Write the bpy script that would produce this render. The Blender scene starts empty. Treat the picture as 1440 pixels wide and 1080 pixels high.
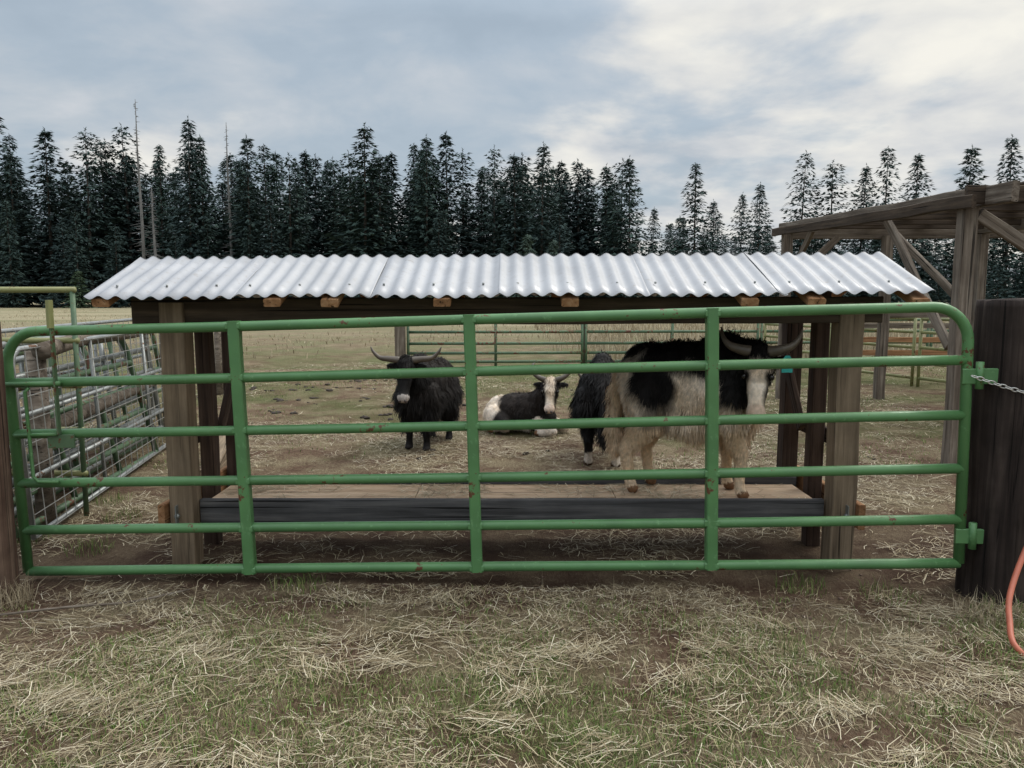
import bpy, math, random
import numpy as np
from mathutils import Vector, Matrix, noise as mn

random.seed(7); rng = np.random.default_rng(11)
scene = bpy.context.scene
COL = scene.collection

# ------------------------------------------------------------------ helpers
def link(o, parent=None):
    COL.objects.link(o)
    if parent is not None: o.parent = parent
    return o
def empty(name, loc=(0,0,0), rotz=0.0):
    e = bpy.data.objects.new(name, None); e.location = loc; e.rotation_euler = (0,0,rotz)
    e.empty_display_size = .1
    return link(e)
def mobj(name, verts, faces, mat, parent=None, smooth=False, loc=None):
    me = bpy.data.meshes.new(name)
    me.from_pydata([tuple(v) for v in verts], [], [tuple(f) for f in faces])
    if smooth: me.polygons.foreach_set('use_smooth', [True]*len(me.polygons))
    me.materials.append(mat); me.update()
    o = bpy.data.objects.new(name, me)
    if loc is not None: o.location = loc
    return link(o, parent)
def npobj(name, V, F, mat, parent=None, smooth=False, col=None):
    """V (n,3) array, F list of arrays of equal-size polygons"""
    me = bpy.data.meshes.new(name)
    me.vertices.add(len(V)); me.vertices.foreach_set('co', np.asarray(V, dtype=np.float32).ravel())
    loops = np.concatenate([f.ravel() for f in F]).astype(np.int32)
    tot = np.concatenate([np.full(len(f), f.shape[1]) for f in F]).astype(np.int32)
    start = np.concatenate([[0], np.cumsum(tot)[:-1]]).astype(np.int32)
    me.loops.add(len(loops)); me.loops.foreach_set('vertex_index', loops)
    me.polygons.add(len(tot)); me.polygons.foreach_set('loop_start', start)
    me.polygons.foreach_set('loop_total', tot)
    if smooth: me.polygons.foreach_set('use_smooth', np.ones(len(tot), dtype=bool))
    me.update(calc_edges=True); me.validate()
    if col is not None:
        a = me.color_attributes.new('Col', 'FLOAT_COLOR', 'POINT')
        a.data.foreach_set('color', np.concatenate([col, np.ones((len(col),1))],1).astype(np.float32).ravel())
    me.materials.append(mat)
    return link(bpy.data.objects.new(name, me), parent)

def tube(name, pts, r, mat, parent=None, seg=12, caps=True):
    pts = [Vector(p) for p in pts]; n = len(pts)
    rad = r if isinstance(r, (list, tuple)) else [r]*n
    tang = []
    for i in range(n):
        a = pts[max(0,i-1)]; b = pts[min(n-1,i+1)]
        tang.append((b-a).normalized())
    ref = Vector((0,0,1)) if abs(tang[0].z) < .9 else Vector((1,0,0))
    nrm = (ref - tang[0]*ref.dot(tang[0])).normalized()
    V=[];F=[]
    for i in range(n):
        nrm = (nrm - tang[i]*nrm.dot(tang[i])).normalized()
        bi = tang[i].cross(nrm)
        for k in range(seg):
            a = 2*math.pi*k/seg
            V.append(pts[i]+(nrm*math.cos(a)+bi*math.sin(a))*rad[i])
    for i in range(n-1):
        for k in range(seg):
            k2=(k+1)%seg
            F.append((i*seg+k, i*seg+k2, (i+1)*seg+k2, (i+1)*seg+k))
    if caps:
        F.append(tuple(reversed(range(seg)))); F.append(tuple((n-1)*seg+k for k in range(seg)))
    return mobj(name, V, F, mat, parent, smooth=True)

def smooth_path(ctrl, sub=8):
    c=[Vector(p) for p in ctrl]; c=[c[0]*2-c[1]]+c+[c[-1]*2-c[-2]]; out=[]
    for i in range(1,len(c)-2):
        for k in range(sub):
            t=k/sub; p0,p1,p2,p3=c[i-1],c[i],c[i+1],c[i+2]
            out.append(.5*((2*p1)+(p2-p0)*t+(2*p0-5*p1+4*p2-p3)*t*t+(3*p1-p0-3*p2+p3)*t**3))
    out.append(c[-2]); return out

def beam(name, p0, p1, w, h, mat, parent=None, bev=.005, up=(0,0,1), warp=.004):
    """sawn timber from p0 to p1; w = horizontal thickness, h = vertical; local x = length"""
    p0=Vector(p0); p1=Vector(p1); d=p1-p0; L=d.length; d.normalize()
    upv=Vector(up)
    if abs(d.dot(upv))>.95: upv=Vector((0,1,0))
    s=upv.cross(d).normalized(); u=d.cross(s)
    prof=[(-w/2+bev,-h/2),(w/2-bev,-h/2),(w/2,-h/2+bev),(w/2,h/2-bev),(w/2-bev,h/2),(-w/2+bev,h/2),(-w/2,h/2-bev),(-w/2,-h/2+bev)]
    n=max(2,int(L/.25)+1); V=[];F=[]
    so=random.random()*50
    for i in range(n+1):
        x=L*i/n
        e=Vector((0, mn.noise(Vector((x*1.3+so,0,0)))*warp*2, mn.noise(Vector((x*1.1,so,0)))*warp*2))
        for (a,b) in prof:
            j=mn.noise(Vector((x*3+so,a*30,b*30)))*warp*.6
            V.append((x, a+e.y+j, b+e.z+j))
    for i in range(n):
        for k in range(8):
            F.append((i*8+k,(i+1)*8+k,(i+1)*8+(k+1)%8,i*8+(k+1)%8))
    F.append(tuple(range(8))); F.append(tuple(n*8+k for k in reversed(range(8))))
    o=mobj(name,V,F,mat,parent)
    M=Matrix((( d.x,s.x,u.x,p0.x),(d.y,s.y,u.y,p0.y),(d.z,s.z,u.z,p0.z),(0,0,0,1)))
    o.matrix_local=M
    return o

def hash2(ix,iy,seed):
    h=(ix*374761393+iy*668265263+seed*1442695041)&0xffffffff
    h=((h^(h>>13))*1274126177)&0xffffffff
    return ((h^(h>>16))&0xffff)/65535.0
def vnoise(x,y,f,seed=0,octv=3):
    x=np.asarray(x,dtype=np.float64); y=np.asarray(y,dtype=np.float64)
    out=np.zeros_like(x); amp=1; tot=0
    for o in range(octv):
        X=x*f; Y=y*f; ix=np.floor(X).astype(np.int64); iy=np.floor(Y).astype(np.int64)
        fx=X-ix; fy=Y-iy; fx=fx*fx*(3-2*fx); fy=fy*fy*(3-2*fy)
        a=hash2(ix,iy,seed+o); b=hash2(ix+1,iy,seed+o); c=hash2(ix,iy+1,seed+o); d=hash2(ix+1,iy+1,seed+o)
        out+=amp*((a*(1-fx)+b*fx)*(1-fy)+(c*(1-fx)+d*fx)*fy); tot+=amp; amp*=.5; f*=2.1
    return out/tot
def gz(x,y):
    x=np.asarray(x,dtype=np.float64); y=np.asarray(y,dtype=np.float64)
    near=np.clip(1-np.maximum(np.abs(x)-8,0)/8,0,1)*np.clip(1-np.maximum(y-14,0)/10,0,1)
    return ((vnoise(x,y,1.1,3,3)-.5)*.05+(vnoise(x,y,7,9,2)-.5)*.030)*near

# ------------------------------------------------------------------ materials
def newmat(name):
    m=bpy.data.materials.new(name); m.use_nodes=True; nt=m.node_tree
    return m, nt, nt.nodes['Principled BSDF']
def ramp(nt, fac, stops, interp='LINEAR'):
    r=nt.nodes.new('ShaderNodeValToRGB'); r.color_ramp.interpolation=interp
    el=r.color_ramp.elements
    while len(el)<len(stops): el.new(.5)
    for e,(p,c) in zip(el,stops):
        e.position=p; e.color=(c[0],c[1],c[2],1) if len(c)>2 else (c[0],)*3+(1,)
    nt.links.new(fac, r.inputs[0]); return r.outputs[0]
def mixc(nt, fac, a, b, mode='MIX'):
    m=nt.nodes.new('ShaderNodeMix'); m.data_type='RGBA'; m.blend_type=mode
    for sock,v in ((m.inputs[0],fac),(m.inputs[6],a),(m.inputs[7],b)):
        if hasattr(v,'links'): nt.links.new(v,sock)
        elif isinstance(v,(int,float)): sock.default_value=v
        else: sock.default_value=(v[0],v[1],v[2],1)
    return m.outputs[2]
def math_(nt, op, a, b=None, c=None, clamp=False):
    m=nt.nodes.new('ShaderNodeMath'); m.operation=op; m.use_clamp=clamp
    for i,v in enumerate((a,b,c)):
        if v is None: continue
        if hasattr(v,'links'): nt.links.new(v,m.inputs[i])
        else: m.inputs[i].default_value=v
    return m.outputs[0]
def objvec(nt, scale, rnd=True):
    tc=nt.nodes.new('ShaderNodeTexCoord'); mp=nt.nodes.new('ShaderNodeMapping')
    mp.inputs['Scale'].default_value=scale
    nt.links.new(tc.outputs['Object'],mp.inputs[0])
    if rnd:
        oi=nt.nodes.new('ShaderNodeObjectInfo'); v=math_(nt,'MULTIPLY',oi.outputs['Random'],37.0)
        ad=nt.nodes.new('ShaderNodeVectorMath'); ad.operation='ADD'
        nt.links.new(mp.outputs[0],ad.inputs[0]); nt.links.new(v,ad.inputs[1]); return ad.outputs[0]
    return mp.outputs[0]
def noise(nt, vec, scale, detail=5, rough=.55, dist=0):
    n=nt.nodes.new('ShaderNodeTexNoise'); n.inputs['Scale'].default_value=scale
    n.inputs['Detail'].default_value=detail; n.inputs['Roughness'].default_value=rough
    n.inputs['Distortion'].default_value=dist
    if vec is not None: nt.links.new(vec,n.inputs['Vector'])
    return n.outputs['Fac']
def bump(nt, h, bs, strength=.4, dist=.01):
    b=nt.nodes.new('ShaderNodeBump'); b.inputs['Strength'].default_value=strength; b.inputs['Distance'].default_value=dist
    nt.links.new(h,b.inputs['Height']); nt.links.new(b.outputs[0],bs.inputs['Normal'])

def wood(name, dark, mid, light, sc=1.0, axis='x', rough=.85):
    m,nt,bs=newmat(name)
    s=(1.2,26,26) if axis=='x' else (26,26,1.2)
    v=objvec(nt,s); g=noise(nt,v,sc,6,.65,.4)
    v2=objvec(nt,(2.5,5,5)); b=noise(nt,v2,1.2,4,.6)
    c=ramp(nt,g,[(.3,dark),(.5,mid),(.72,light)])
    c=mixc(nt,ramp(nt,b,[(.35,(0,0,0)),(.7,(1,1,1))]),mixc(nt,.55,c,dark),c)
    s3=(.7,60,60) if axis=='x' else (60,60,.7)
    ck=noise(nt,objvec(nt,s3),1.0,2,.5,.3)
    ckm=ramp(nt,ck,[(.30,(.2,.2,.2)),(.38,(1,1,1))])
    c=mixc(nt,1.0,c,ckm,'MULTIPLY')
    nt.links.new(c,bs.inputs['Base Color']); bs.inputs['Roughness'].default_value=rough
    bs.inputs['Specular IOR Level'].default_value=.2
    bump(nt,math_(nt,'ADD',g,ckm),bs,.6,.007)
    return m
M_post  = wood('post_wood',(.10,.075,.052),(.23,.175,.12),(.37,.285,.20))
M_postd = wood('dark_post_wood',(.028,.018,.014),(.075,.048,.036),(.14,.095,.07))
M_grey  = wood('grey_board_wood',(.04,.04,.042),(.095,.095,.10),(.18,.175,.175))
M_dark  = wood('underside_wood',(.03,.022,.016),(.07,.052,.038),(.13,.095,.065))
M_orange= wood('cut_lumber_wood',(.18,.085,.04),(.37,.20,.10),(.54,.34,.20))
M_ply   = wood('plywood',(.36,.25,.16),(.58,.43,.30),(.70,.55,.41),.6)
M_weath = wood('weathered_timber_wood',(.065,.05,.038),(.18,.15,.12),(.32,.28,.23))
M_log   = wood('log_bark_wood',(.010,.007,.006),(.038,.028,.024),(.085,.066,.055),.8,'z')
M_logred= wood('red_log_wood',(.035,.020,.015),(.11,.07,.052),(.22,.155,.115),.6,'z')

def paint(name, col, lo, rust=(.10,.035,.015), rthr=.64, rough=.42):
    m,nt,bs=newmat(name)
    tc=nt.nodes.new('ShaderNodeTexCoord')
    n1=noise(nt,tc.outputs['Object'],3.5,6,.6); n2=noise(nt,tc.outputs['Object'],24,5,.7)
    c=mixc(nt,ramp(nt,n1,[(.35,(0,0,0)),(.65,(1,1,1))]),lo,col)
    c=mixc(nt,ramp(nt,n2,[(.60,(0,0,0)),(.78,(1,1,1))]),c,tuple(min(1,x*1.4+.04) for x in col))
    rm=math_(nt,'MULTIPLY',n1,n2); rm=ramp(nt,math_(nt,'MULTIPLY',rm,2.0),[(rthr,(0,0,0)),(rthr+.05,(1,1,1))])
    c=mixc(nt,rm,c,rust)
    nt.links.new(c,bs.inputs['Base Color'])
    nt.links.new(ramp(nt,n2,[(.3,(rough-.08,)),(.7,(rough+.2,))]),bs.inputs['Roughness'])
    bump(nt,n2,bs,.2,.002)
    return m
M_green = paint('green_gate_paint',(.085,.215,.080),(.065,.165,.062),rthr=.70,rough=.38)
M_gren2 = paint('old_green_paint',(.095,.17,.085),(.055,.10,.055),rthr=.58,rough=.5)
M_yel   = paint('olive_yellow_paint',(.24,.25,.10),(.17,.18,.075),rthr=.66)
M_galv  = paint('galvanised_pipe',(.33,.35,.34),(.2,.21,.21),rust=(.12,.06,.03),rthr=.66,rough=.4); 
M_galv.node_tree.nodes['Principled BSDF'].inputs['Metallic'].default_value=.5
def simple(name,col,rough=.6,metal=0.0,var=.25,sc=20):
    m,nt,bs=newmat(name); tc=nt.nodes.new('ShaderNodeTexCoord'); n=noise(nt,tc.outputs['Object'],sc,4)
    c=mixc(nt,n,tuple(x*(1-var) for x in col),tuple(min(1,x*(1+var)) for x in col))
    nt.links.new(c,bs.inputs['Base Color']); bs.inputs['Roughness'].default_value=rough; bs.inputs['Metallic'].default_value=metal
    return m
M_wire=simple('zinc_wire',(.45,.46,.45),.4,.6)
M_chain=simple('zinc_chain',(.6,.6,.58),.3,.8)
M_hose=simple('orange_rubber',(.42,.12,.07),.5,0,.3,9)
M_tag=simple('teal_tag',(.02,.30,.27),.5)
M_eye=simple('dark_eye',(.008,.006,.005),.15)
M_horn=simple('horn_keratin',(.085,.068,.05),.45,0,.6,14)
M_nose=simple('nose_skin',(.06,.045,.04),.5)

def island_mat(name, stops, rough=.7):
    m,nt,bs=newmat(name); g=nt.nodes.new('ShaderNodeNewGeometry')
    c=ramp(nt,g.outputs['Random Per Island'],stops)
    nt.links.new(c,bs.inputs['Base Color']); bs.inputs['Roughness'].default_value=rough
    bs.inputs['Specular IOR Level'].default_value=.25
    return m
M_straw=island_mat('straw',[(0,(.14,.10,.06)),(.35,(.28,.225,.135)),(.7,(.44,.38,.25)),(1,(.66,.60,.46))])
M_grass=island_mat('grass_blade',[(0,(.06,.105,.022)),(.45,(.125,.205,.045)),(.72,(.20,.26,.08)),(.85,(.34,.32,.16)),(1,(.45,.39,.24))])
M_dry=island_mat('dry_grass_blade',[(0,(.22,.175,.11)),(.5,(.35,.29,.19)),(1,(.46,.40,.29))])
M_dung=simple('manure',(.04,.03,.022),.9,0,.5,30)

m,nt,bs=newmat('corrugated_zinc'); M_roof=m
v=objvec(nt,(1,1,1)); n1=noise(nt,v,2.2,5,.6); n2=noise(nt,v,30,4,.7)
oi=nt.nodes.new('ShaderNodeObjectInfo')
c=ramp(nt,n1,[(.3,(.29,.30,.32)),(.6,(.39,.40,.42))]); c=mixc(nt,ramp(nt,n2,[(.56,(0,0,0)),(.8,(1,1,1))]),c,(.27,.25,.235))
c=mixc(nt,math_(nt,'MULTIPLY',oi.outputs['Random'],.35),c,(.44,.445,.45))
nt.links.new(c,bs.inputs['Base Color']); bs.inputs['Metallic'].default_value=.5; bs.inputs['Roughness'].default_value=.5

# ground
m,nt,bs=newmat('ground_soil_and_grass'); M_ground=m
tc=nt.nodes.new('ShaderNodeTexCoord'); P=tc.outputs['Object']
sep=nt.nodes.new('ShaderNodeSeparateXYZ'); nt.links.new(P,sep.inputs[0])
big=noise(nt,P,.55,6,.6,.3); med=noise(nt,P,2.3,7,.65); fine=noise(nt,P,38,6,.75); 
mp=nt.nodes.new('ShaderNodeMapping'); mp.inputs['Scale'].default_value=(90,28,1); mp.inputs['Rotation'].default_value=(0,0,.5); nt.links.new(P,mp.inputs[0])
fib=noise(nt,mp.outputs[0],1,4,.7,1.5)
dirt=ramp(nt,fine,[(.25,(.055,.033,.022)),(.5,(.13,.082,.055)),(.8,(.24,.165,.115))])
strw=ramp(nt,fib,[(.3,(.11,.08,.05)),(.5,(.22,.175,.11)),(.72,(.40,.34,.22))])
grn=ramp(nt,fine,[(.3,(.045,.065,.02)),(.6,(.105,.14,.045)),(.8,(.20,.20,.09))])
Y=sep.outputs['Y']
fgm=ramp(nt,math_(nt,'ADD',med,math_(nt,'MULTIPLY',fib,.25)),[(.55,(0,0,0)),(.72,(1,1,1))])
c=mixc(nt,fgm,dirt,strw)
gy=ramp(nt,math_(nt,'DIVIDE',Y,40.0),[(0,(.50,)),(.085,(.44,)),(.10,(.12,)),(.15,(.26,)),(.2,(.50,)),(.45,(.60,)),(.8,(.5,)),(1,(.4,))])
gm=ramp(nt,math_(nt,'ADD',math_(nt,'MULTIPLY',big,1.3),math_(nt,'SUBTRACT',gy,.85)),[(.25,(0,0,0)),(.5,(1,1,1))])
c=mixc(nt,math_(nt,'MULTIPLY',gm,.72),c,grn)
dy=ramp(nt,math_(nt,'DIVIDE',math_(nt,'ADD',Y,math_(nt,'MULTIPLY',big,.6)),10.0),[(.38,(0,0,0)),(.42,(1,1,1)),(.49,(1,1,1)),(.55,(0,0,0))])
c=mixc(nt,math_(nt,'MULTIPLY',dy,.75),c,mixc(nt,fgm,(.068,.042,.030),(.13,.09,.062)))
far=ramp(nt,math_(nt,'DIVIDE',math_(nt,'ADD',Y,math_(nt,'MULTIPLY',big,14.0)),60.0),[(.35,(0,0,0)),(.85,(1,1,1))])
mpf=nt.nodes.new('ShaderNodeMapping'); mpf.inputs['Scale'].default_value=(.05,.16,1); nt.links.new(P,mpf.inputs[0])
fn=noise(nt,mpf.outputs[0],1,7,.65)
fcol=ramp(nt,fn,[(.3,(.17,.17,.09)),(.5,(.27,.24,.155)),(.7,(.34,.295,.20))])
c=mixc(nt,far,c,fcol)
nt.links.new(c,bs.inputs['Base Color']); bs.inputs['Roughness'].default_value=.95; bs.inputs['Specular IOR Level'].default_value=.1
bump(nt,math_(nt,'ADD',fine,math_(nt,'ADD',fib,med)),bs,.9,.025)

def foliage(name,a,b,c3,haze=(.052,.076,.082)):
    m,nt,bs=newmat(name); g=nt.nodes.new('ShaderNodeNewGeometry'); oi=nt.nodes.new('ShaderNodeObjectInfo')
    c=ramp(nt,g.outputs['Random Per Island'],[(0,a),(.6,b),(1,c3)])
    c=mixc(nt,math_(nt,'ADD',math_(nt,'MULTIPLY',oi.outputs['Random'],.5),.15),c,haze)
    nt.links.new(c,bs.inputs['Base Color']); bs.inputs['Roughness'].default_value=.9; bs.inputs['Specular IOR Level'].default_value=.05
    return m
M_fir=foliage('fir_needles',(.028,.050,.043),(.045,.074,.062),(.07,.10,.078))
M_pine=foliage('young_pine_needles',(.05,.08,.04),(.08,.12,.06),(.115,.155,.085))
M_bark=simple('conifer_bark',(.07,.06,.055),.95,0,.4,3)
M_snag=simple('dead_bark',(.15,.15,.15),.95,0,.3,2)

# ------------------------------------------------------------------ ground sheet
def axis(lo,hi,step,far,g=1.22):
    a=list(np.arange(lo,hi+1e-6,step)); s=step
    while a[-1]<far: s*=g; a.append(a[-1]+s)
    s=step
    while a[0]>-far: s*=g; a.insert(0,a[0]-s)
    return np.array(a)
xs=axis(-6,6,.07,1800); ys=axis(1.2,9,.06,1800)
XX,YY=np.meshgrid(xs,ys); ZZ=gz(XX,YY)
V=np.stack([XX.ravel(),YY.ravel(),ZZ.ravel()],1); nx=len(xs); ny=len(ys)
idx=np.arange(nx*ny).reshape(ny,nx)
F=np.stack([idx[:-1,:-1].ravel(),idx[:-1,1:].ravel(),idx[1:,1:].ravel(),idx[1:,:-1].ravel()],1)
npobj('ground',V,[F],M_ground,smooth=True)

# ------------------------------------------------------------------ grass, straw
def blades(name,x,y,h,w,lean,mat,z0=None):
    n=len(x); z=gz(x,y)-.004 if z0 is None else z0
    a=rng.uniform(0,2*np.pi,n); b=rng.uniform(0,2*np.pi,n)
    sx,sy=np.cos(a)*w/2,np.sin(a)*w/2; lx,ly=np.cos(b)*lean*h,np.sin(b)*lean*h
    p0=np.stack([x-sx,y-sy,z],1); p1=np.stack([x+sx,y+sy,z],1)
    p2=np.stack([x+lx*.35+sx*.8,y+ly*.35+sy*.8,z+h*.6],1); p3=np.stack([x+lx*.35-sx*.8,y+ly*.35-sy*.8,z+h*.6],1)
    hz=h*np.sqrt(np.clip(1-lean*lean*.8,.1,1))
    p4=np.stack([x+lx,y+ly,z+hz],1)
    V=np.stack([p0,p1,p2,p3,p4],1).reshape(-1,3); i=np.arange(n)[:,None]*5
    return npobj(name,V,[i+np.array([[0,1,2,3]]),i+np.array([[3,2,4]])],mat)
def straws(name,x,y,L,w,mat,lift=.012,ang=None):
    n=len(x); z=gz(x,y)+rng.uniform(.002,lift,n)
    a=rng.uniform(0,np.pi,n) if ang is None else ang
    dx,dy=np.cos(a)*L/2,np.sin(a)*L/2
    bx=rng.normal(0,.08,n)*L; sx,sy=-np.sin(a)*w/2,np.cos(a)*w/2
    t0=rng.uniform(-.08,.12,n)*L; t1=rng.uniform(-.08,.12,n)*L
    mx,my=-np.sin(a)*bx,np.cos(a)*bx
    def P(cx,cy,cz,k): return np.stack([cx+k*sx,cy+k*sy,cz],1)
    z0=np.maximum(z+t0,gz(x-dx,y-dy)+.002); z1=np.maximum(z+t1,gz(x+dx,y+dy)+.002); zm=z+.004
    V=np.stack([P(x-dx,y-dy,z0,-1),P(x-dx,y-dy,z0,1),P(x+mx,y+my,zm,1),P(x+mx,y+my,zm,-1),P(x+dx,y+dy,z1,1),P(x+dx,y+dy,z1,-1)],1).reshape(-1,3)
    i=np.arange(n)[:,None]*6
    return npobj(name,V,[i+np.array([[0,1,2,3]]),i+np.array([[3,2,4,5]])],mat)
def scatter(n,x0,x1,y0,y1,seed,f,thr,soft=.12,mn_=.03):
    x=rng.uniform(x0,x1,n); y=rng.uniform(y0,y1,n)
    d=vnoise(x,y,f,seed,3); k=rng.uniform(0,1,n)<np.clip((d-thr)/soft,mn_,1)
    return x[k],y[k]
# foreground grass in patches, thicker to the right and in the nearest metre
x=rng.uniform(-4.2,4.2,180000); y=rng.uniform(1.3,3.75,180000)
d=vnoise(x,y,2.0,21,4)+.055*np.clip(x,-2,2)/2+.03*(y<2.9)
k=rng.uniform(0,1,len(x))<np.clip((d-.48)/.09,.05,.9)*np.clip((3.7-y)/.7,.05,1); x,y=x[k],y[k]
blades('grass',x,y,rng.uniform(.012,.055,len(x)),rng.uniform(.0018,.0038,len(x)),rng.uniform(.3,1.0,len(x)),M_grass)
x,y=scatter(1800,-4,4,1.5,3.7,5,.9,.42)
blades('dry_grass_stalks',x,y,rng.uniform(.05,.18,len(x)),np.full(len(x),.0025),rng.uniform(.2,.9,len(x)),M_dry)
x,y=scatter(900,.2,4,1.5,3.3,6,.9,.42)
blades('tall_grass_stalks',x,y,rng.uniform(.08,.22,len(x)),np.full(len(x),.003),rng.uniform(.1,.6,len(x)),M_grass)
x,y=scatter(84000,-4.4,4.4,1.3,3.8,33,2.1,.46,.16,.20)
straws('straw',x,y,rng.uniform(.012,.085,len(x)),rng.uniform(.0009,.0026,len(x)),M_straw,.024)
nb=150
bx=rng.uniform(-3.5,3.5,nb); by=rng.uniform(1.6,3.75,nb); sg=rng.uniform(.04,.18,nb); q=rng.integers(0,nb,14000)
x=bx[q]+rng.normal(0,1,14000)*sg[q]; y=by[q]+rng.normal(0,.5,14000)*sg[q]
straws('straw_wisps',x,y,rng.uniform(.03,.19,14000),rng.uniform(.0012,.003,14000),M_straw,.034,ang=(bx[q]*3.7+by[q]*5)%3.14+rng.normal(0,.6,14000))
x,y=scatter(60000,-4,5,3.9,9,37,1.2,.39,.2)
straws('straw',x,y,rng.uniform(.03,.14,len(x)),rng.uniform(.0018,.0042,len(x)),M_straw,.015)
x,y=scatter(28000,-8,10,8,17,37,.7,.42,.2)
straws('straw',x,y,rng.uniform(.06,.22,len(x)),rng.uniform(.004,.009,len(x)),M_straw,.02)
x,y=scatter(50000,-9,9,6.5,16,51,.45,.46,.12)
blades('grass',x,y,rng.uniform(.015,.05,len(x)),rng.uniform(.004,.008,len(x)),rng.uniform(.2,.9,len(x)),M_grass)
def tuft(x,y,r,n,hmax,mat,w=.003):
    a=rng.uniform(0,2*np.pi,n); rr=r*np.sqrt(rng.uniform(0,1,n)); blades('grass_tuft',x+np.cos(a)*rr,y+np.sin(a)*rr,rng.uniform(.3,1,n)*hmax,np.full(n,w),rng.uniform(.1,.8,n),mat)
tuft(-2.48,3.62,.12,260,.17,M_dry); tuft(2.25,3.45,.16,260,.12,M_dry); tuft(2.35,3.4,.2,300,.09,M_grass)
for (a,b) in ((1.9,3.72),(1.5,3.85),(-1.1,3.8),(-3.0,4.6),(-2.9,5.4),(-2.6,5.0),(-2.5,4.4)): tuft(a,b,.14,130,.09,M_grass)
n=32000; x=rng.uniform(1,40,n); y=16.6+rng.uniform(0,1,n)**1.6*34; k=vnoise(x,y,.25,8,3)>.42-.02*np.clip(x-1,0,8); x,y=x[k],y[k]; n=len(x)
blades('tall_dry_meadow_grass',x,y,rng.uniform(.15,.5,n),rng.uniform(.012,.03,n),rng.uniform(.05,.5,n),M_dry,z0=np.zeros(n))
n=12000; x=rng.uniform(-45,3,n); y=18+rng.uniform(0,1,n)**1.1*60; k=vnoise(x,y,.15,18,3)>.5; x,y=x[k],y[k]; n=len(x)
blades('short_dry_meadow_grass',x,y,rng.uniform(.04,.16,n),rng.uniform(.02,.04,n),rng.uniform(.1,.7,n),M_dry,z0=np.zeros(n))

import bmesh
def ico(sub):
    b=bmesh.new(); bmesh.ops.create_icosphere(b,subdivisions=sub,radius=1); b.verts.ensure_lookup_table()
    V=np.array([v.co[:] for v in b.verts]); F=np.array([[v.index for v in f.verts] for f in b.faces]); b.free(); return V,F
IV2,IF2=ico(2); IV3,IF3=ico(3)
Vs=[];Fs=[];off=0
spots=[(random.uniform(-6,3.5),random.uniform(6.5,16)) for _ in range(30)]+[(random.uniform(-3.4,-1.3),random.uniform(8.5,14)) for _ in range(22)]+[(-.1,6.0),(-.2,6.05)]
for (sx,sy) in spots:
    for j in range(random.randint(2,6)):
        s=random.uniform(.010,.040)*(1+.3*(sy>9)); px=sx+random.gauss(0,.12); py=sy+random.gauss(0,.12)
        v=IV2*np.array([s,s*random.uniform(.6,1.2),s*random.uniform(.35,.6)])*(1+rng.normal(0,.2,(len(IV2),1)))
        Vs.append(v+np.array([px,py,float(gz(px,py))+s*.1])); Fs.append(IF2+off); off+=len(IV2)
npobj('manure_clods',np.concatenate(Vs),[np.concatenate(Fs)],M_dung)
Vs=[];Fs=[];off=0
for j in range(900):
    px=random.uniform(-3.3,3.3); py=random.uniform(1.9,4.2); s=random.uniform(.003,.012)
    v=IV2*np.array([s,s*random.uniform(.7,1.2),s*.6])*(1+rng.normal(0,.15,(len(IV2),1)))
    Vs.append(v+np.array([px,py,float(gz(px,py))+s*.2])); Fs.append(IF2+off); off+=len(IV2)
npobj('soil_clods',np.concatenate(Vs),[np.concatenate(Fs)],simple('soil_clod',(.11,.072,.05),.95,0,.5,40))
tube('fallen_stick',smooth_path([(-2.42,3.42,.02),(-2.1,3.50,.03),(-1.85,3.58,.022),(-1.62,3.72,.03)],6),[.006]*18+[.004],M_weath,None,8)

# ------------------------------------------------------------------ farm gate
gate=empty('farm_gate')
GA=Vector((-2.56,3.925,.048)); GB=Vector((2.216,3.684,.183))
gd=(GB-GA); GL=gd.length; gd.normalize(); gup=Vector((-gd.z*.9,0,1)).normalized(); gn=Vector((gd.y,-gd.x,0)).normalized()
def G(s,z,o=0): return GA+gd*s+gup*z+gn*o
RZ=[0,.221,.473,.736,1.006,1.265]; tr=.0255
TOP=RZ[-1]; R=.17
pts=[G(0,.0),G(0,TOP-R)]
for k in range(1,8):
    a=math.pi/2*k/8; pts.append(G(R-R*math.cos(a),TOP-R+R*math.sin(a)))
pts+= [G(R,TOP),G(GL*.25,TOP-.003),G(GL*.5,TOP),G(GL*.75,TOP+.002),G(GL-R,TOP)]
for k in range(1,8):
    a=math.pi/2*k/8; pts.append(G(GL-R+R*math.sin(a),TOP-R+R*math.cos(a)))
pts+=[G(GL,TOP-R),G(GL,0)]
tube('outer_frame_tube',pts,tr,M_green,gate,16)
for i,z in enumerate(RZ[:-1]):
    w=[G(GL*t,z+ .004*math.sin(t*5+i)) for t in np.linspace(0.0,1,14)]
    tube('rail_%d'%i,w,tr*(.98),M_green,gate,16)
for i,s in enumerate([1.2,2.385,3.57]):
    beam('strut_%d'%i,G(s,-.02,.002),G(s,TOP+.025,.002),.056,.058,M_green,gate,bev=.006,warp=.001)
    for z in RZ:
        beam('strut_weld',G(s-.036,z,.020),G(s+.036,z,.020),.02,.036,M_green,gate,bev=.006,warp=.0005)
for z,nm in ((.93,'upper_hinge'),(.14,'lower_hinge')):
    beam(nm,G(GL-.03,z,.015),G(GL+.13,z,.03),.02,.075,M_green,gate,bev=.004,warp=0)
    tube(nm+'_pin',[G(GL+.045,z-.06,.03),G(GL+.045,z+.07,.03)],.018,M_green,gate)
beam('latch_lever',G(.27,.74,.045),G(.285,1.40,.045),.008,.034,M_gren2,gate,bev=.002,warp=.001)
beam('latch_handle',G(.283,1.28,.055),G(.288,1.42,.055),.02,.04,M_yel,gate,bev=.004,warp=.001)
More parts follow.
